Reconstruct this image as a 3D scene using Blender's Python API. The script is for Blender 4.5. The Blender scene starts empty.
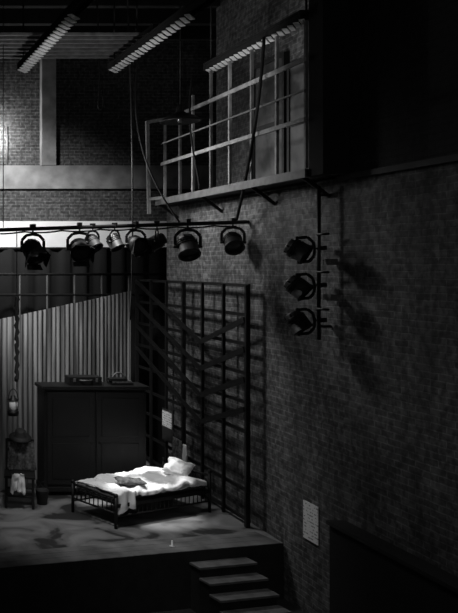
import bpy, bmesh, math, random
from mathutils import Vector, Matrix, noise
random.seed(4)
scene = bpy.context.scene
scene.view_settings.view_transform = 'Standard'
V = Vector

# ------------------------------------------------------------ materials
def new_mat(name):
    m = bpy.data.materials.new(name); m.use_nodes = True
    nt = m.node_tree; b = nt.nodes['Principled BSDF']
    return m, nt, b

def plain(name, g, rough=0.6, metal=0.0, var=0.25, scale=6.0, bump=0.0):
    m, nt, b = new_mat(name)
    tc = nt.nodes.new('ShaderNodeTexCoord')
    n = nt.nodes.new('ShaderNodeTexNoise'); n.inputs['Scale'].default_value = scale
    n.inputs['Detail'].default_value = 5
    r = nt.nodes.new('ShaderNodeValToRGB')
    a = g*(1-var); c = min(1, g*(1+var))
    r.color_ramp.elements[0].position = .3; r.color_ramp.elements[1].position = .7
    r.color_ramp.elements[0].color = (a, a, a, 1); r.color_ramp.elements[1].color = (c, c, c, 1)
    nt.links.new(tc.outputs['Object'], n.inputs['Vector'])
    nt.links.new(n.outputs['Fac'], r.inputs['Fac'])
    nt.links.new(r.outputs['Color'], b.inputs['Base Color'])
    b.inputs['Roughness'].default_value = rough; b.inputs['Metallic'].default_value = metal
    if bump:
        bp = nt.nodes.new('ShaderNodeBump'); bp.inputs['Strength'].default_value = bump
        bp.inputs['Distance'].default_value = .02
        nt.links.new(n.outputs['Fac'], bp.inputs['Height']); nt.links.new(bp.outputs['Normal'], b.inputs['Normal'])
    return m

def brick(name, axis, c1, c2, mortar, dirt=0.6, stretch=1.0):
    m, nt, b = new_mat(name)
    N = nt.nodes; L = nt.links
    tc = N.new('ShaderNodeTexCoord'); sp = N.new('ShaderNodeSeparateXYZ'); cb = N.new('ShaderNodeCombineXYZ')
    wn = N.new('ShaderNodeTexNoise'); wn.inputs['Scale'].default_value = 5
    L.new(tc.outputs['Object'], wn.inputs['Vector'])
    wa = N.new('ShaderNodeVectorMath'); wa.operation = 'MULTIPLY_ADD'
    L.new(wn.outputs['Color'], wa.inputs[0]); wa.inputs[1].default_value = (.03, .03, .022); L.new(tc.outputs['Object'], wa.inputs[2])
    L.new(wa.outputs[0], sp.inputs[0])
    L.new(sp.outputs[axis], cb.inputs[0]); L.new(sp.outputs['Z'], cb.inputs[1])
    br = N.new('ShaderNodeTexBrick')
    br.inputs['Scale'].default_value = 1
    br.inputs['Brick Width'].default_value = .21; br.inputs['Row Height'].default_value = .068
    br.inputs['Mortar Size'].default_value = .008; br.inputs['Mortar Smooth'].default_value = .4
    br.inputs['Color1'].default_value = (c1, c1, c1, 1); br.inputs['Color2'].default_value = (c2, c2, c2, 1)
    br.inputs['Mortar'].default_value = (mortar, mortar, mortar, 1)
    L.new(cb.outputs[0], br.inputs['Vector'])
    n = N.new('ShaderNodeTexNoise'); n.inputs['Scale'].default_value = .9; n.inputs['Detail'].default_value = 8
    n.inputs['Roughness'].default_value = .65
    mp = N.new('ShaderNodeMapping'); mp.inputs['Scale'].default_value = (1.6, 1.6, .6)
    L.new(tc.outputs['Object'], mp.inputs[0]); L.new(mp.outputs[0], n.inputs['Vector'])
    r = N.new('ShaderNodeValToRGB'); d = 1-dirt
    r.color_ramp.elements[0].position = .35; r.color_ramp.elements[0].color = (d, d, d, 1)
    r.color_ramp.elements[1].position = .62; r.color_ramp.elements[1].color = (1, 1, 1, 1)
    L.new(n.outputs['Fac'], r.inputs['Fac'])
    mx = N.new('ShaderNodeMix'); mx.data_type = 'RGBA'; mx.blend_type = 'MULTIPLY'; mx.inputs['Factor'].default_value = 1
    L.new(br.outputs['Color'], mx.inputs['A']); L.new(r.outputs['Color'], mx.inputs['B'])
    n2 = N.new('ShaderNodeTexNoise'); n2.inputs['Scale'].default_value = 14; n2.inputs['Detail'].default_value = 6
    L.new(tc.outputs['Object'], n2.inputs['Vector'])
    r2 = N.new('ShaderNodeValToRGB'); r2.color_ramp.elements[0].position = .38; r2.color_ramp.elements[1].position = .62
    r2.color_ramp.elements[0].color = (.35, .35, .35, 1)
    L.new(n2.outputs['Fac'], r2.inputs['Fac'])
    mx2 = N.new('ShaderNodeMix'); mx2.data_type = 'RGBA'; mx2.blend_type = 'MULTIPLY'; mx2.inputs['Factor'].default_value = 1
    L.new(mx.outputs['Result'], mx2.inputs['A']); L.new(r2.outputs['Color'], mx2.inputs['B'])
    L.new(mx2.outputs['Result'], b.inputs['Base Color'])
    bp = N.new('ShaderNodeBump'); bp.invert = True; bp.inputs['Strength'].default_value = .8; bp.inputs['Distance'].default_value = .02
    L.new(br.outputs['Fac'], bp.inputs['Height']); L.new(bp.outputs['Normal'], b.inputs['Normal'])
    b.inputs['Roughness'].default_value = .85
    return m

M = {}
M['black'] = plain('black_metal', .008, .5, .3)
M['dark'] = plain('dark_paint', .026, .7)
M['plank'] = plain('stage_edge_boards', .14, .75, scale=3, var=.5)
M['matte'] = plain('matte_black_cloth', .006, .95)
M['steel'] = plain('grey_steel', .14, .5, .3)
M['tread'] = plain('worn_tread', .16, .7, var=.4)
M['wood'] = plain('worn_wood', .3, .6, scale=9, var=.4)
M['midwood'] = plain('grimy_wood', .12, .6, scale=9, var=.4)
M['darkwood'] = plain('dark_wood', .006, .6, scale=5, var=.4)
M['plaster'] = plain('old_plaster', .24, .85, scale=3, var=.4, bump=.3)
M['white'] = plain('white_paint', .80, .7, scale=2, var=.12)
M['greypanel'] = plain('grey_panel', .10, .7, scale=2.2, var=.7)
M['sheet'] = plain('bed_linen', .82, .85, scale=4, var=.06)
M['cushion'] = plain('patterned_cushion', .10, .85, scale=30, var=.8)
M['ropem'] = plain('rope', .035, .9)
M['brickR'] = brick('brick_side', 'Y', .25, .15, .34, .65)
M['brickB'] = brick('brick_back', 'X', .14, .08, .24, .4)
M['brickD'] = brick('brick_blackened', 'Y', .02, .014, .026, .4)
M['lens'] = plain('lamp_glass', .05, .15, .2)

m, nt, b = new_mat('stage_floor'); N = nt.nodes; L = nt.links
tc = N.new('ShaderNodeTexCoord')
n = N.new('ShaderNodeTexNoise'); n.inputs['Scale'].default_value = 1.7; n.inputs['Detail'].default_value = 7
n.inputs['Distortion'].default_value = .8
L.new(tc.outputs['Object'], n.inputs['Vector'])
r = N.new('ShaderNodeValToRGB')
e = r.color_ramp.elements
e[0].position = .43; e[0].color = (.03, .03, .03, 1); e[1].position = .62; e[1].color = (.24, .24, .24, 1)
k = e.new(.48); k.color = (.14, .14, .14, 1)
L.new(n.outputs['Fac'], r.inputs['Fac']); L.new(r.outputs['Color'], b.inputs['Base Color'])
b.inputs['Roughness'].default_value = .55
M['floor'] = m

m, nt, b = new_mat('corrugated_iron'); N = nt.nodes; L = nt.links
tc = N.new('ShaderNodeTexCoord'); mp = N.new('ShaderNodeMapping'); mp.inputs['Scale'].default_value = (5.5, 5.5, .35)
n = N.new('ShaderNodeTexNoise'); n.inputs['Scale'].default_value = 1.5; n.inputs['Detail'].default_value = 6
L.new(tc.outputs['Object'], mp.inputs[0]); L.new(mp.outputs[0], n.inputs['Vector'])
r = N.new('ShaderNodeValToRGB'); e = r.color_ramp.elements
e[0].position = .38; e[0].color = (.08, .08, .08, 1); e[1].position = .62; e[1].color = (.40, .40, .40, 1)
L.new(n.outputs['Fac'], r.inputs['Fac']); L.new(r.outputs['Color'], b.inputs['Base Color'])
b.inputs['Roughness'].default_value = .75
M['corr'] = m

m, nt, b = new_mat('printed_notice'); N = nt.nodes; L = nt.links
tc = N.new('ShaderNodeTexCoord')
sp = N.new('ShaderNodeSeparateXYZ'); L.new(tc.outputs['Object'], sp.inputs[0])
def mathn(op, a, bb):
    q = N.new('ShaderNodeMath'); q.operation = op
    for i, v in enumerate((a, bb)):
        if isinstance(v, (int, float)): q.inputs[i].default_value = v
        else: L.new(v, q.inputs[i])
    return q.outputs[0]
row = mathn('GREATER_THAN', mathn('FRACT', mathn('MULTIPLY', sp.outputs['Z'], 26), 0), .6)
nz = N.new('ShaderNodeTexNoise'); nz.inputs['Scale'].default_value = 30; L.new(tc.outputs['Object'], nz.inputs['Vector'])
ink = mathn('MULTIPLY', row, mathn('GREATER_THAN', nz.outputs['Fac'], .52))
r = N.new('ShaderNodeValToRGB'); e = r.color_ramp.elements
e[0].color = (.95, .95, .95, 1); e[1].color = (.35, .35, .35, 1)
L.new(ink, r.inputs['Fac']); L.new(r.outputs['Color'], b.inputs['Base Color'])
M['notice'] = m

m, nt, b = new_mat('bulb_glow')
b.inputs['Emission Color'].default_value = (1, 1, 1, 1); b.inputs['Emission Strength'].default_value = 6
M['bulb'] = m

# ------------------------------------------------------------ builder
class MB:
    def __init__(s): s.bm = bmesh.new(); s.mats = []
    def mi(s, mat):
        if mat not in s.mats: s.mats.append(mat)
        return s.mats.index(mat)
    def add(s, verts, faces, mat, smooth=False, Mx=None):
        i = s.mi(mat)
        vs = [s.bm.verts.new((Mx @ V(v)) if Mx else V(v)) for v in verts]
        for f in faces:
            try:
                fc = s.bm.faces.new([vs[j] for j in f]); fc.material_index = i; fc.smooth = smooth
            except ValueError: pass
    def box(s, lo, hi, mat, Mx=None):
        x0, y0, z0 = lo; x1, y1, z1 = hi
        vs = [(x0,y0,z0),(x1,y0,z0),(x1,y1,z0),(x0,y1,z0),(x0,y0,z1),(x1,y0,z1),(x1,y1,z1),(x0,y1,z1)]
        s.add(vs, [(3,2,1,0),(4,5,6,7),(0,1,5,4),(1,2,6,5),(2,3,7,6),(3,0,4,7)], mat, Mx=Mx)
    def beam(s, p, q, w, h, mat, up=(0,0,1), Mx=None):
        p = V(p); q = V(q); d = (q-p).normalized(); up = V(up)
        if abs(d.dot(up)) > .98: up = V((1,0,0))
        a = d.cross(up).normalized()*w/2; c = a.cross(d).normalized()*h/2
        vs = [p-a-c, p+a-c, p+a+c, p-a+c, q-a-c, q+a-c, q+a+c, q-a+c]
        s.add(vs, [(0,1,2,3),(7,6,5,4),(1,0,4,5),(2,1,5,6),(3,2,6,7),(0,3,7,4)], mat, Mx=Mx)
    def tube(s, pts, r, mat, seg=8, Mx=None):
        pts = [V(p) for p in pts]; n = len(pts); vs = []; prev = None
        for i, p in enumerate(pts):
            d = (pts[min(i+1,n-1)]-pts[max(i-1,0)]).normalized()
            if prev is None:
                a = d.orthogonal().normalized()
            else:
                a = (prev - d*prev.dot(d)).normalized()
            prev = a; c = d.cross(a)
            rr = r[i] if isinstance(r, (list, tuple)) else r
            for k in range(seg):
                t = 2*math.pi*k/seg
                vs.append(p + (a*math.cos(t)+c*math.sin(t))*rr)
        fs = []
        for i in range(n-1):
            for k in range(seg):
                k2 = (k+1) % seg
                fs.append((i*seg+k, i*seg+k2, (i+1)*seg+k2, (i+1)*seg+k))
        fs.append(tuple(range(seg))[::-1]); fs.append(tuple((n-1)*seg+k for k in range(seg)))
        s.add(vs, fs, mat, True, Mx)
    def lathe(s, prof, mat, Mx=None, seg=20):
        vs = []; fs = []
        for (r, z) in prof:
            for k in range(seg):
                t = 2*math.pi*k/seg; vs.append((r*math.cos(t), r*math.sin(t), z))
        for i in range(len(prof)-1):
            for k in range(seg):
                k2 = (k+1) % seg
                fs.append((i*seg+k, i*seg+k2, (i+1)*seg+k2, (i+1)*seg+k))
        s.add(vs, fs, mat, True, Mx)
    def done(s, name, bevel=0, Mw=None):
        bmesh.ops.recalc_face_normals(s.bm, faces=s.bm.faces)
        me = bpy.data.meshes.new(name); s.bm.to_mesh(me); s.bm.free()
        for mm in s.mats: me.materials.append(M[mm])
        o = bpy.data.objects.new(name, me); scene.collection.objects.link(o)
        if Mw: o.matrix_world = Mw
        if bevel:
            bv = o.modifiers.new('b', 'BEVEL'); bv.width = bevel; bv.segments = 2; bv.limit_method = 'ANGLE'
        return o

def bez(p0, p1, p2, p3, n=14):
    out = []
    for i in range(n+1):
        t = i/n; u = 1-t
        out.append(V(p0)*u**3+V(p1)*3*u*u*t+V(p2)*3*u*t*t+V(p3)*t**3)
    return out

# ------------------------------------------------------------ room shell
b_ = MB(); b_.box((-4, 0, -.2), (9, 18.3, 0), 'dark'); b_.done('floor')
b_ = MB(); b_.box((-4, -1, 9.0), (9, 18.3, 9.2), 'matte'); b_.done('ceiling')
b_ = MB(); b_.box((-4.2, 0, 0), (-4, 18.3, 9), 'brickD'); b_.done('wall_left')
b_ = MB()
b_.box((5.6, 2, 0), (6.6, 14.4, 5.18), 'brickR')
b_.done('wall_right')
b_ = MB()
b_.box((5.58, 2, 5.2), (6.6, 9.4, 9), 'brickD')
b_.box((5.55, 2, 5.14), (5.6, 9.4, 5.2), 'dark')
b_.box((5.29, 9.2, 5.2), (5.6, 9.48, 9), 'matte')
b_.done('wall_right_upper')
b_ = MB()
b_.box((-4, 18, 0), (9, 18.3, 4.52), 'matte')
b_.box((-4, 18, 4.52), (9, 18.3, 5.14), 'white')
b_.box((-4, 18, 5.14), (9, 18.3, 9), 'brickB')
b_.done('wall_back')
b_ = MB()
b_.box((-4, 17.88, 5.87), (9, 18, 6.32), 'plaster')
b_.box((-4, 17.82, 5.82), (9, 18, 5.88), 'plaster')
b_.done('trim_ledge')
b_ = MB(); b_.box((4.28, 17.8, 6.32), (4.58, 18, 8.95), 'plaster'); b_.done('trim_pilaster')
b_ = MB(); vs = []; fs = []; nx = 240
for i in range(nx+1):
    x = -4+i*(12.9/nx); y = 16.9+.05*math.sin(i*.9)+.02*math.sin(i*2.3)
    vs += [(x, y, .02), (x, y, 4.53-.0)]
for i in range(nx): fs.append((2*i, 2*i+2, 2*i+3, 2*i+1))
b_.add(vs, fs, 'matte', True); b_.tube([(-3.9,16.9,4.53),(8.9,16.9,4.53)], .03, 'black'); b_.done('black_stage_curtain')

# ------------------------------------------------------------ stage platform
b_ = MB()
poly = [(-3.8, 8.393), (5.58, 10.57), (5.58, 16.6), (-3.8, 16.6)]
vs = [(x, y, 0) for x, y in poly]+[(x, y, .7) for x, y in poly]
b_.add(vs, [(3,2,1,0),(4,5,6,7)], 'floor')
b_.add(vs, [(0,1,5,4),(1,2,6,5),(2,3,7,6),(3,0,4,7)], 'dark')
d = V((9.38, 2.177, 0)).normalized(); nrm = V((-d.y, d.x, 0))
p = V((-3.8, 8.393, .7)); q = V((5.58, 10.57, .7))
for k in range(3):
    o = nrm*(.08+.155*k)
    b_.beam(p+d*.16+o+V((0,0,-.006)), q+o+V((0,0,-.006))-d*.03, .150, .02, 'plank')
b_.done('stage_platform')

# steps
b_ = MB(); ang = math.atan2(2.2, 9.48)
Mst = Matrix.Translation((4.28, 10.26, 0)) @ Matrix.Rotation(ang, 4, 'Z')
for i in range(5):
    h = .7-.125*(i+1); y1 = -.185*i-.005; y0 = -.185*(i+1)
    b_.box((0, y0, 0), (.76, y1, h-.03), 'dark', Mst)
    b_.box((-.02, y0-.025, h-.03), (.78, y1, h), 'tread', Mst)
b_.done('wooden_steps', .004)

b_ = MB(); b_.box((5.42, 3, 0), (5.598, 9.3, 1.33), 'matte'); b_.box((5.39, 3, 1.33), (5.598, 9.32, 1.37), 'darkwood'); b_.done('boxed_ledge')

# ------------------------------------------------------------ corrugated partition
b_ = MB(); A = V((.6, 11.38, 0)); B = V((5.36, 15.52, 0)); Lh = (B-A).length; dd = (B-A)/Lh; nn = V((dd.y, -dd.x, 0))
vs = []; fs = []; n = 620
for i in range(n+1):
    s_ = Lh*i/n; pz = A+dd*s_
    off = nn*(.009*math.sin(2*math.pi*s_/.13))+nn*(.012*(int(s_/.9) % 2))
    top = 3.35+(pz.x-2.44)*.13 + .008*math.sin(int(s_/.9)*7)
    vs += [(pz.x+off.x, pz.y+off.y, .703), (pz.x+off.x, pz.y+off.y, top)]
for i in range(n): fs.append((2*i, 2*i+2, 2*i+3, 2*i+1))
b_.add(vs, fs, 'corr', True)
b_.beam(A-nn*.06+V((0,0,3.02)), B-nn*.06+V((0,0,3.6)), .05, .08, 'darkwood')
b_.done('corrugated_partition')

b_ = MB()
for z in (3.62, 4.02): b_.tube([(-3.5, 16.3, z), (6.2, 16.3, z)], .025, 'dark')
for i in range(18): b_.tube([(-3.4+i*.53, 16.3, .705), (-3.4+i*.53, 16.3, 4.02)], .02, 'steel')
b_.done('pipe_railing')

# ------------------------------------------------------------ welded screen
b_ = MB(); X = 5.43; Y0, Y1 = 11.2, 15.36; st = (Y1-Y0)/6
for i in range(7):
    w = .055 if i in (0, 3, 6) else .04
    b_.beam((X, Y0+st*i, .703), (X, Y0+st*i, 3.93), w, w, 'black')
for i in range(9):
    z = .78+.393*i
    b_.beam((X+.03, Y0, z), (X+.03, Y1, z), .03, .045, 'black')
ya_ = Y0+st*2
for k in range(4):
    za = 3.05-.40*k
    b_.beam((X-.03, Y0+.02, za+.42), (X-.03, ya_, za), .02, .075, 'black')
    b_.beam((X-.03, Y1-.02, za+.86), (X-.03, ya_, za), .02, .075, 'black')
b_.done('steel_lattice_screen')

# ------------------------------------------------------------ cabinet
b_ = MB(); x0, x1, y0, y1, z0, z1 = 3.1, 4.65, 12.75, 13.2, .702, 2.36
b_.box((x0, y0, z0+.1), (x1, y1, z1-.05), 'darkwood')
b_.box((x0-.04, y0-.04, z1-.05), (x1+.04, y1+.02, z1), 'darkwood')
b_.box((x0-.02, y0-.02, z0+.06), (x1+.02, y1, z0+.13), 'darkwood')
for xx in (x0+.02, x1-.1):
    for yy in (y0+.01, y1-.09): b_.box((xx, yy, z0), (xx+.08, yy+.08, z0+.08), 'darkwood')
for k in range(2):
    a = x0+.04+k*.745; c = a+.72
    b_.box((a, y0-.022, z0+.17), (c, y0, z1-.09), 'darkwood')
    for (za, zb) in ((z0+.26, z0+.8), (z0+.9, z1-.18)):
        b_.box((a+.08, y0-.034, za), (c-.08, y0-.022, zb), 'darkwood')
    kx = c-.05 if k == 0 else a+.05
    b_.tube([(kx, y0-.02, 1.5), (kx, y0-.06, 1.5)], .012, 'black')
b_.done('wardrobe_cabinet', .006)

b_ = MB()
b_.box((3.5, 12.82, 2.362), (4.0, 13.1, 2.44), 'darkwood'); b_.box((3.5, 12.82, 2.445), (4.0, 13.1, 2.49), 'darkwood')
b_.tube(bez((3.66, 12.82, 2.44), (3.68, 12.76, 2.44), (3.82, 12.76, 2.44), (3.84, 12.82, 2.44)), .012, 'steel')
for xx in (3.58, 3.92): b_.box((xx-.02, 12.81, 2.41), (xx+.02, 12.82, 2.47), 'steel')
b_.done('old_suitcase', .01)
b_ = MB()
zz = 2.362
for k, (w, dx) in enumerate(((.34, 0), (.3, .02), (.26, -.01))):
    b_.box((4.15+dx, 12.85, zz), (4.15+dx+w, 13.05, zz+.03), 'cushion' if k % 2 else 'darkwood'); zz += .032
b_.tube(bez((4.2, 12.95, zz), (4.25, 12.95, zz+.12), (4.35, 12.95, zz+.1), (4.4, 12.95, zz)), .012, 'steel')
b_.done('stack_of_books')

# ------------------------------------------------------------ bed
Lb, Wb = 1.74, .84
Mb = Matrix.Translation((3.66, 11.14, .702)) @ Matrix.Rotation(math.radians(25.5), 4, 'Z')
b_ = MB()
for (x, y, h) in ((0,0,.42),(0,Wb,.42),(Lb,0,.56),(Lb,Wb,.56)):
    b_.tube([(x,y,0),(x,y,h)], .022, 'black', 10)
    b_.lathe([(0,-.03),(.022,-.022),(.03,0),(.022,.022),(0,.03)], 'black', Matrix.Translation((x,y,h+.015)), 10)
for (x, h) in ((0,.40),(Lb,.52)):
    b_.tube([(x,0,h),(x,Wb,h)], .016, 'black'); b_.tube([(x,0,.2),(x,Wb,.2)], .014, 'black')
    for i in range(1, 10):
        y = Wb*i/10; b_.tube([(x,y,.2),(x,y,h)], .009, 'black', 6)
for y in (0, Wb):
    b_.beam((0,y,.3),(Lb,y,.3), .03, .05, 'black'); b_.tube([(0,y,.16),(Lb,y,.16)], .012, 'black')
    for i in range(1, 22):
        x = Lb*i/22; b_.tube([(x,y,.16),(x,y,.3)], .007, 'black', 6)
b_.box((.03, .03, .3), (Lb-.03, Wb-.03, .33), 'dark')
b_.done('iron_bed_frame', Mw=Mb)
b_ = MB(); b_.box((.04, .03, .332), (Lb-.04, Wb-.03, .42), 'cushion'); b_.done('mattress', .03, Mb)
def sheet(name, u0, u1, v0, v1, zt, amp, drop0, drop1, seed, nu=120, nv=80, fold=5):
    q = MB(); vs = []; fs = []
    for i in range(nu+1):
        for j in range(nv+1):
            a = i/nu; c = j/nv
            u = u0+(u1-u0)*a; 
            hem = 1+.35*noise.noise(V((u*4, seed, 0)))
            d0 = drop0*hem
            span = (v1-v0)+d0+drop1; t = -d0+span*c
            dz = 0; v = v0+t
            if t < 0: v = v0-.012-.03*abs(math.sin(u*19+seed))*min(1, -t*6); dz = t
            elif t > v1-v0: v = v1+.012; dz = (v1-v0)-t
            w = noise.noise(V((u*fold+seed, v*fold*.8, seed)))*amp
            w += (1-abs(noise.noise(V((u*fold*1.7, v*fold*2+u*3, seed+4)))*2.4))*amp*.8
            edge = min(1, min(a, 1-a)*14)
            z = zt+max(w, -.01)*edge+dz
            uu = u+.05*noise.noise(V((v*5, seed, 2+a*2)))
            vs.append((uu, v, max(z, .04)))
    for i in range(nu):
        for j in range(nv):
            k = i*(nv+1)+j; fs.append((k, k+nv+1, k+nv+2, k+1))
    q.add(vs, fs, 'sheet', True)
    o = q.done(name, Mw=Mb)
    so = o.modifiers.new('s', 'SOLIDIFY'); so.thickness = .012; so.offset = 1
    return o
sheet('bed_sheet', .05, Lb-.05, .03, Wb-.03, .432, .015, .05, .1, 3.1)
sheet('quilt', .36, Lb-.14, .0, Wb-.04, .450, .055, .05, .02, 8.2, fold=3.2)
sheet('draped_linen', .03, .34, .02, Wb-.2, .445, .03, .22, .0, 5.5, nu=40, fold=6)
def pillow(name, mat, c, size, rot, seed):
    q = MB(); vs = []; fs = []; n = 32
    for sgn in (1, -1):
        base = len(vs)
        for i in range(n+1):
            for j in range(n+1):
                a = -1+2*i/n; c_ = -1+2*j/n
                h = ((1-a**4)*(1-c_**4))**.55
                x = a*size[0]/2*(1-.07*(1-c_*c_)*abs(a)); y = c_*size[1]/2*(1-.07*(1-a*a)*abs(c_))
                x += .03*noise.noise(V((a*2, c_*2, seed+3))); y += .03*noise.noise(V((a*2, c_*2, seed+9)))
                z = sgn*size[2]/2*h*(1+.6*noise.noise(V((a*2.4+seed, c_*2.4, seed))))
                z += .025*noise.noise(V((a*1.5, c_*1.5, seed+5)))
                vs.append((x, y, z))
        for i in range(n):
            for j in range(n):
                k = base+i*(n+1)+j; fs.append((k, k+n+1, k+n+2, k+1))
    q.add(vs, fs, mat, True)
    return q.done(name, Mw=Mb @ Matrix.Translation(c) @ rot)
E = lambda x, y, z: (Matrix.Rotation(math.radians(z), 4, 'Z') @ Matrix.Rotation(math.radians(y), 4, 'Y') @ Matrix.Rotation(math.radians(x), 4, 'X'))
pillow('pillow', 'sheet', (1.52, .36, .57), (.3, .38, .14), E(12, -34, 14), 2)
pillow('patterned_cushion', 'cushion', (.44, .20, .54), (.38, .27, .07), E(0, 3, -25), 7)

# ------------------------------------------------------------ theatre lamps
def stage_light(loc, tilt, pan, s=1.0, length=.3, barn=False, arm=None):
    q = MB()
    Mx = Matrix.Rotation(math.radians(pan), 4, 'Z')
    Ml = Mx @ Matrix.Rotation(math.radians(tilt), 4, 'X')
    r = .115
    prof = [(0, length*.55), (.06, length*.55), (.09, length*.48), (.095, length*.3), (r, length*.22), (r, -length*.42), (r+.014, -length*.42), (r+.014, -length*.5), (r-.006, -length*.5), (r-.012, -length*.3)]
    q.lathe(prof, 'black', Ml, 22)
    q.lathe([(r-.012, -length*.3), (.05, -length*.34), (0, -length*.35)], 'lens', Ml, 22)
    for k in range(3): q.lathe([(r, .0+k*.03), (r+.008, .005+k*.03), (r, .012+k*.03)], 'black', Ml, 22)
    for k in range(6):
        a = k*math.pi/3; q.beam(Ml @ V((.09*math.cos(a), .09*math.sin(a), length*.3)), Ml @ V((.09*math.cos(a), .09*math.sin(a), length*.48)), .01, .02, 'black')
    if barn:
        for k in range(4):
            a = k*math.pi/2; Md = Ml @ Matrix.Rotation(a, 4, 'Z')
            vs = [(-.09, r, -length*.5), (.09, r, -length*.5), (.10, r+.02, -length*.5-.08), (-.10, r+.02, -length*.5-.08)]
            q.add([Md @ V(v) for v in vs]+[Md @ (V(v)+V((0, .006, 0))) for v in vs], [(0,1,2,3),(7,6,5,4),(0,4,5,1),(1,5,6,2),(2,6,7,3),(3,7,4,0)], 'black')
    top = .23
    pts = [(-r-.03, 0, 0), (-r-.03, 0, top*.55), (-r*.75, 0, top*.82), (0, 0, top*.88), (r*.75, 0, top*.82), (r+.03, 0, top*.55), (r+.03, 0, 0)]
    Ma = Mx
    if arm is not None:
        Ma = Matrix.Rotation(math.radians(arm), 4, 'Y')
    for i in range(len(pts)-1): q.beam(Ma @ V(pts[i]), Ma @ V(pts[i+1]), .035, .012, 'black', up=(Ma.to_3x3() @ V((0.01, 1, 0))))
    for sx in (-1, 1): q.tube([Ma @ V((sx*(r+.05), 0, 0)), Ma @ V((sx*(r-.02), 0, 0))], .02, 'black')
    q.tube([Ma @ V((0, 0, top*.86)), Ma @ V((0, 0, top+.06))], .012, 'black')
    q.box((-.025, -.04, top+.03), (.025, .04, top+.1), 'black', Ma)
    return q.done('stage_light', Mw=Matrix.Translation(loc) @ Matrix.Scale(s, 4))
barZ = lambda x: 4.68+(x-2.19)*.032
spec = [(2.64, -50, 10, 1.1, True), (3.28, -65, -5, 1.1, True), (3.46, -40, 30, .8, False), (3.76, -30, 40, .8, False), (4.05, -75, 10, .95, True), (4.34, 60, 60, .85, False), (4.76, -35, -5, 1.15, False), (5.38, -50, -12, 1.0, False)]
for (x, t, pn, s, bn) in spec:
    stage_light((x, 11.5, barZ(x)-.27*s), t, pn, s, .26, bn)
b_ = MB(); b_.tube([(-3.5, 11.5, barZ(-3.5)), (5.595, 11.5, barZ(5.6))], .027, 'black', 12)
pts = []
for i in range(60):
    x = 2+i*.058; pts.append((x, 11.5+.03*math.sin(i*.7), barZ(x)-.035-.02*abs(math.sin(i*.35))))
b_.tube(pts, .011, 'matte', 6)
b_.done('lighting_bar')
for x in (-2, 2.235):
    b_ = MB(); b_.tube([(x, 11.5, barZ(x)+.03), (x, 11.5, 8.99)], .006, 'black', 6); b_.done('suspension_cable')

b_ = MB(); bx, by = 5.46, 9.58
b_.tube([(bx, by, 3.35), (bx, by, 5.1)], .022, 'black')
for z in (3.5, 5.0): b_.tube([(bx, by, z), (5.598, by, z)], .016, 'black')
for z in (4.47, 4.04, 3.62): b_.tube([(bx-.02, by, z+.08), (bx+.02, by-.16, z+.08)], .014, 'black'); 
for z in (4.2, 3.8): b_.box((bx+.02, by-.2, z), (bx+.1, by-.05, z+.07), 'steel')
b_.done('wall_boom_pipe')
for z, t in ((4.37, -60), (3.95, -50), (3.55, -35)): stage_light((bx-.24, by, z), t, 50, .95, .24, False, arm=85)

# ------------------------------------------------------------ gallery
b_ = MB(); GX = 5.3
b_.box((GX-.03, 9.49, 5.2), (6.44, 14.0, 5.28), 'darkwood')
b_.box((GX-.05, 9.49, 5.19), (GX-.03+.04, 14.0, 5.29), 'midwood')
py = [13.7, 13.09, 12.61, 12.0, 11.42, 10.81, 10.19, 9.55]
for i, y in enumerate(py):
    top = 6.98 if i > 2 else 6.75-.12*(2-i)
    b_.beam((GX, y, 5.3), (GX, y, top), .035, .035, 'midwood' if i % 2 else 'wood')
b_.beam((GX-.04, 9.5, 6.53), (GX-.04, 13.75, 6.53), .025, .05, 'wood')
b_.beam((GX-.04, 9.5, 5.85), (GX-.04, 13.75, 5.85), .025, .05, 'wood')
b_.beam((GX-.04, 9.5, 6.18), (GX-.04, 13.75, 6.18), .02, .02, 'steel')
b_.beam((5.15, 14.0, 5.05), (5.12, 14.0, 6.6), .05, .05, 'wood')
b_.beam((5.12, 14.0, 6.58), (5.3, 13.7, 6.58), .04, .05, 'wood'); b_.beam((5.15, 14.0, 5.3), (5.3, 13.7, 5.3), .04, .05, 'wood')
for y in (13.9, 12.3, 10.8, 9.6): b_.beam((GX, y, 5.2), (5.595, y, 4.98), .03, .04, 'black')
b_.done('gallery_railing')
b_ = MB(); b_.box((6.45, 9.42, 5.2), (6.6, 14.4, 9), 'brickR')
b_.done('wall_gallery_back')
b_ = MB()
for (ya, yb, za, zb) in ((9.7, 10.6, 5.29, 7.3), (10.8, 11.9, 5.29, 7.0), (12.1, 12.9, 5.29, 7.2)):
    b_.box((6.38, ya, za), (6.445, yb, zb), 'greypanel')
    b_.box((6.36, ya-.06, za), (6.445, ya, zb+.06), 'darkwood'); b_.box((6.36, yb, za), (6.445, yb+.06, zb+.06), 'darkwood')
    b_.box((6.36, ya, zb), (6.445, yb, zb+.06), 'darkwood'); b_.box((6.365, ya, (za+zb)/2), (6.38, yb, (za+zb)/2+.06), 'darkwood')
b_.done('door_1')

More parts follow.
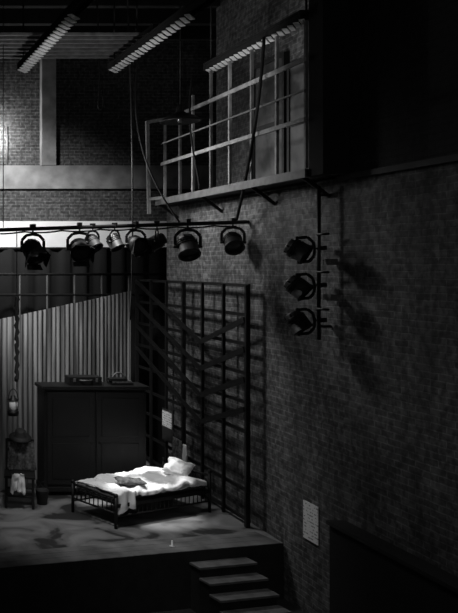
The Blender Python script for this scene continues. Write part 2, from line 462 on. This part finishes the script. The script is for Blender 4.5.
# ------------------------------------------------------------ battens + slatted ceiling
for X in (2.62, 3.92, 5.3):
    b_ = MB(); w = .12
    ya, yb = (9.55 if X > 5 else 9.35), 12.1
    for sx in (-1, 1): b_.beam((X+sx*w/2, ya-(0 if X > 5 else 1.5), 7.03), (X+sx*w/2, yb, 7.03), .015, .07, 'matte')
    b_.box((X-.07, ya-(0 if X > 5 else 1.5), 7.07), (X+.07, yb, 7.10), 'matte')
    n = 21
    for i in range(n):
        y = ya+(yb-ya)*(i+.5)/n
        b_.beam((X-w/2-.01, y-.09, 6.98), (X+w/2+.01, y+.09, 6.98), .055, .012, 'white')
    for y in (ya, yb-.1): b_.tube([(X, y, 7.1), (X, y, 8.99)], .012, 'black')
    b_.done('louvred_ceiling_batten')
b_ = MB()
for i in range(7):
    y = 11.02+i*.2; b_.box((-3, y, 7.22), (4.3, y+.07, 7.25), 'midwood')
for x in (-2.1, 0, 2, 4.1): b_.box((x, 11, 7.26), (x+.07, 12.4, 7.36), 'darkwood'); b_.tube([(x+.035, 11.7, 7.36), (x+.035, 11.7, 8.99)], .012, 'black')
b_.done('slatted_ceiling_raft')
b_ = MB()
for i in range(4): b_.box((-3.9, 13.2+i*1.05, 8.6), (8.9, 13.35+i*1.05, 8.98), 'matte')
b_.done('trim_ceiling_joists')

# ------------------------------------------------------------ pendant lamp and cables
b_ = MB(); pc = V((4.86, 12.0, 6.3))
b_.lathe([(.03, .18), (.05, .16), (.055, .09), (.1, .06), (.2, .02), (.275, -.04), (.28, -.055), (.27, -.05), (.19, .0), (.09, .045), (0, .06)], 'black', Matrix.Translation(pc), 28)
b_.lathe([(0, -.07), (.03, -.06), (.045, -.03), (.04, .01), (.025, .05)], 'lens', Matrix.Translation(pc), 14)
b_.tube([pc+V((0, 0, .17)), pc+V((0, 0, 2.69))], .009, 'black')
b_.done('pendant_lamp')
b_ = MB()
b_.tube(bez((4.15, 12.2, 8.99), (4.2, 12.2, 7), (4.3, 12.2, 5.5), (4.22, 12.2, 3.4), 30), .011, 'ropem', 6)
b_.done('hanging_rope')
b_ = MB()
b_.tube(bez((3.75, 12.3, 8.99), (3.72, 12.3, 8), (3.85, 12.3, 7.3), (3.78, 12.3, 6.6), 24)+bez((3.78, 12.3, 6.6), (3.76, 12.3, 6.4), (3.9, 12.3, 6.42), (3.84, 12.3, 6.75), 10)[1:], .01, 'black', 6)
b_.done('looped_cable')
for pts, r in ((bez((4.3, 12.1, 7.2), (4.15, 12.1, 6.2), (4.35, 12.0, 5.5), (4.66, 11.52, 4.78), 24), .012),
               (bez((5.2, 10.3, 7.0), (5.15, 10.3, 6.1), (5.2, 10.7, 5.4), (5.42, 11.48, 4.82), 24), .02),
               (bez((5.2, 12.4, 7.0), (5.08, 12.4, 6.1), (5.2, 12.2, 5.7), (5.22, 12.2, 5.3), 24), .014)):
    b_ = MB(); b_.tube(pts, r, 'matte', 6); b_.done('power_cable')

# lantern hanging from the bar
b_ = MB(); lx = 2.41; ly = 11.45
b_.tube([(lx, ly, 4.66), (lx, ly, 2.5)], .006, 'ropem', 6)
pts = [(lx+.01*math.sin(i*1.9), ly, 3.78-i*.045) for i in range(27)]
b_.tube(pts, [.022+.012*(i % 2) for i in range(27)], 'dark', 8)
Ml = Matrix.Translation((lx-.05, ly, 2.28))
b_.tube(bez((lx-.12, ly, 2.36), (lx-.1, ly, 2.56), (lx, ly, 2.56), (lx+.02, ly, 2.36)), .006, 'black', 6)
b_.lathe([(0,.14),(.03,.14),(.035,.11),(.06,.09),(.065,.08)], 'black', Ml)
b_.lathe([(.045,.08),(.062,.04),(.062,-.02),(.045,-.06)], 'white', Ml)
b_.lathe([(.05,-.06),(.075,-.07),(.075,-.13),(0,-.13)], 'black', Ml)
for k in range(4):
    a = k*math.pi/2+.4; b_.tube([Ml @ V((.068*math.cos(a), .068*math.sin(a), .09)), Ml @ V((.072*math.cos(a), .072*math.sin(a), -.08))], .005, 'black', 5)
b_.done('hanging_lantern')

# chair with coat, hat and white cloth
b_ = MB(); Mc = Matrix.Translation((2.62, 12.25, .702)) @ Matrix.Rotation(math.radians(-12), 4, 'Z')
for (x, y, h) in ((-.19,-.19,.44),(.19,-.19,.44),(-.19,.19,.92),(.19,.19,.92)): b_.beam((x,y,0),(x,y*(1.1 if h>.5 else 1),h), .035, .035, 'darkwood', Mx=Mc)
b_.box((-.22,-.22,.43),(.22,.22,.465), 'darkwood', Mc)
for z in (.6,.74,.88): b_.box((-.19,.185,z),(.19,.205,z+.05), 'darkwood', Mc)
for z in (.16,.28): b_.box((-.19,-.2,z),(.19,-.18,z+.025), 'darkwood', Mc); b_.box((-.2,-.19,z),(-.18,.19,z+.025), 'darkwood', Mc); b_.box((.18,-.19,z),(.2,.19,z+.025), 'darkwood', Mc)
b_.done('wooden_chair', .004)
def cloth(name, mat, Mw, w, h, seed, topz):
    q = MB(); vs = []; fs = []; n = 30
    for i in range(n+1):
        for j in range(n+1):
            a = i/n-.5; c = j/n
            x = a*w*(1+.25*c); z = topz-c*h*(1+.25*noise.noise(V((a*4, seed, 7))))+.02*noise.noise(V((a*6, seed, 0)))
            y = .03*math.sin(a*22+seed)*c+.03*noise.noise(V((a*5, c*3, seed)))
            vs.append((x, y, z))
    for i in range(n):
        for j in range(n):
            k = i*(n+1)+j; fs.append((k, k+n+1, k+n+2, k+1))
    q.add(vs, fs, mat, True); o = q.done(name, Mw=Mw)
    so = o.modifiers.new('s', 'SOLIDIFY'); so.thickness = .01
    return o
cloth('white_cloth', 'sheet', Matrix.Translation((2.54, 11.99, .7)) , .17, .26, 2, .52)
cloth('dark_coat', 'cushion', Mc @ Matrix.Translation((.03, .12, 0)), .34, .4, 6, .9)
b_ = MB(); Mh = Matrix.Translation((2.66, 12.4, 1.66))
b_.lathe([(.16,-.01),(.165,0),(.1,.015),(.085,.03),(.08,.1),(.05,.125),(0,.115)], 'dark', Mh @ Matrix.Rotation(.3, 4, 'X')); b_.done('felt_hat')
b_ = MB(); Mq = Matrix.Translation((2.96, 12.3, .702))
b_.lathe([(0,.01),(.07,.0),(.095,.2),(.1,.21),(.092,.2),(.07,.02)], 'dark', Mq)
b_.tube(bez((2.865, 12.3, .9), (2.88, 12.24, 1.08), (3.04, 12.24, 1.08), (3.055, 12.3, .9)), .005, 'black', 6); b_.done('metal_bucket')

b_ = MB(); b_.box((5.585, 9.82, .92), (5.597, 10.13, 1.37), 'notice'); b_.done('wall_notice')
b_ = MB(); b_.box((5.34, 13.55, 1.55), (5.352, 13.92, 1.8), 'notice'); b_.box((5.34, 13.55, 1.34), (5.352, 13.92, 1.55), 'dark'); b_.box((5.352, 13.52, 1.31), (5.362, 13.95, 1.83), 'dark')
b_.beam((5.362, 13.75, 1.76), (5.39, 13.75, 1.76), .03, .03, 'dark'); b_.done('pinned_poster')
cloth('hanging_towel', 'sheet', Matrix.Translation((5.33, 12.98, 0)) @ Matrix.Rotation(math.pi/2, 4, 'Z'), .12, .38, 4, 1.42)
cloth('hanging_shirt', 'cushion', Matrix.Translation((5.33, 13.3, 0)) @ Matrix.Rotation(math.pi/2, 4, 'Z'), .34, .45, 9, 1.45)
b_ = MB(); Mk = Matrix.Translation((4.12, 10.42, .706))
b_.lathe([(0,.0),(.03,0),(.033,.008),(.012,.01),(.012,.07),(.004,.08),(0,.08)], 'white', Mk, 12); b_.done('candle')

b_ = MB(); sc = V((3.2, 17.75, 6.95))
b_.lathe([(0,-.07),(.05,-.05),(.07,0),(.05,.05),(.02,.08)], 'bulb', Matrix.Translation(sc), 14)
b_.tube([sc+V((0,0,.08)), sc+V((0,0,.2)), sc+V((0,.24,.2))], .02, 'black')
b_.tube([sc+V((.38,.235,.2)), sc+V((.38,.235,-.63))], .015, 'steel')
b_.done('wall_lamp')

# ------------------------------------------------------------ lights
def spot(name, loc, tgt, power, ang, blend=.5, size=.15):
    l = bpy.data.lights.new(name, 'SPOT'); l.energy = power; l.spot_size = math.radians(ang); l.spot_blend = blend; l.shadow_soft_size = size
    o = bpy.data.objects.new(name, l); scene.collection.objects.link(o); o.location = loc
    o.rotation_euler = (V(tgt)-V(loc)).to_track_quat('-Z', 'Y').to_euler(); return o
def point(name, loc, power, size=.1):
    l = bpy.data.lights.new(name, 'POINT'); l.energy = power; l.shadow_soft_size = size
    o = bpy.data.objects.new(name, l); scene.collection.objects.link(o); o.location = loc; return o
spot('bed_spotlight', (3.2, 11.2, 7.0), (4.25, 11.9, 1.1), 1800, 18, .7, .06)
spot('stage_wash', (2.2, 9.2, 6.8), (3.3, 11.6, .7), 560, 38, 1, .3)
spot('partition_wash', (1.8, 11.0, 6.5), (3.6, 14.2, 3.0), 1150, 46, 1, .2)
point('wall_lamp_bulb', (3.3, 17.7, 6.95), 60, .07)
spot('back_band_spot', (2.2, 14.5, 6.4), (3.6, 18, 4.8), 1050, 76, 1, .2)
spot('gallery_spot', (2.8, 11.8, 5.7), (5.6, 11.4, 6.0), 95, 70, 1, .06)
spot('brick_spot', (3.4, 12.7, 5.9), (5.6, 12.1, 3.9), 235, 125, 1, .35)
spot('raft_fill', (2.8, 9.7, 5.0), (3.6, 11.4, 7.2), 90, 95, 1, .1)  # added fill without a fixture, brightens the ceiling slats from below
spot('batten_fill', (4.3, 10.4, 5.6), (5.3, 10.9, 7.0), 40, 80, 1, .05)  # extra fill, not a real lamp: lifts the white batten slats
spot('step_light', (3.6, 8.6, 4.5), (4.7, 10.1, .5), 30, 45, 1, .2)
spot('right_wall_fill', (1.0, 1.0, 7.5), (5.0, 12, 2.5), 120, 80, 1, 1.2)  # unseen soft fill added so the right wall stays faintly lit
w = bpy.data.worlds.new('dim_world'); scene.world = w; w.use_nodes = True
w.node_tree.nodes['Background'].inputs[0].default_value = (.01, .01, .01, 1); w.node_tree.nodes['Background'].inputs[1].default_value = .5

# ------------------------------------------------------------ camera
cd = bpy.data.cameras.new('camera'); cam = bpy.data.objects.new('camera', cd); scene.collection.objects.link(cam)
cam.location = (0, 0, 4.2); cam.rotation_euler = (math.pi/2, 0, 0)
cd.sensor_width = 36; cd.lens = 840/613*36; cd.shift_x = 389/613; cd.shift_y = -41.5/613
scene.camera = cam
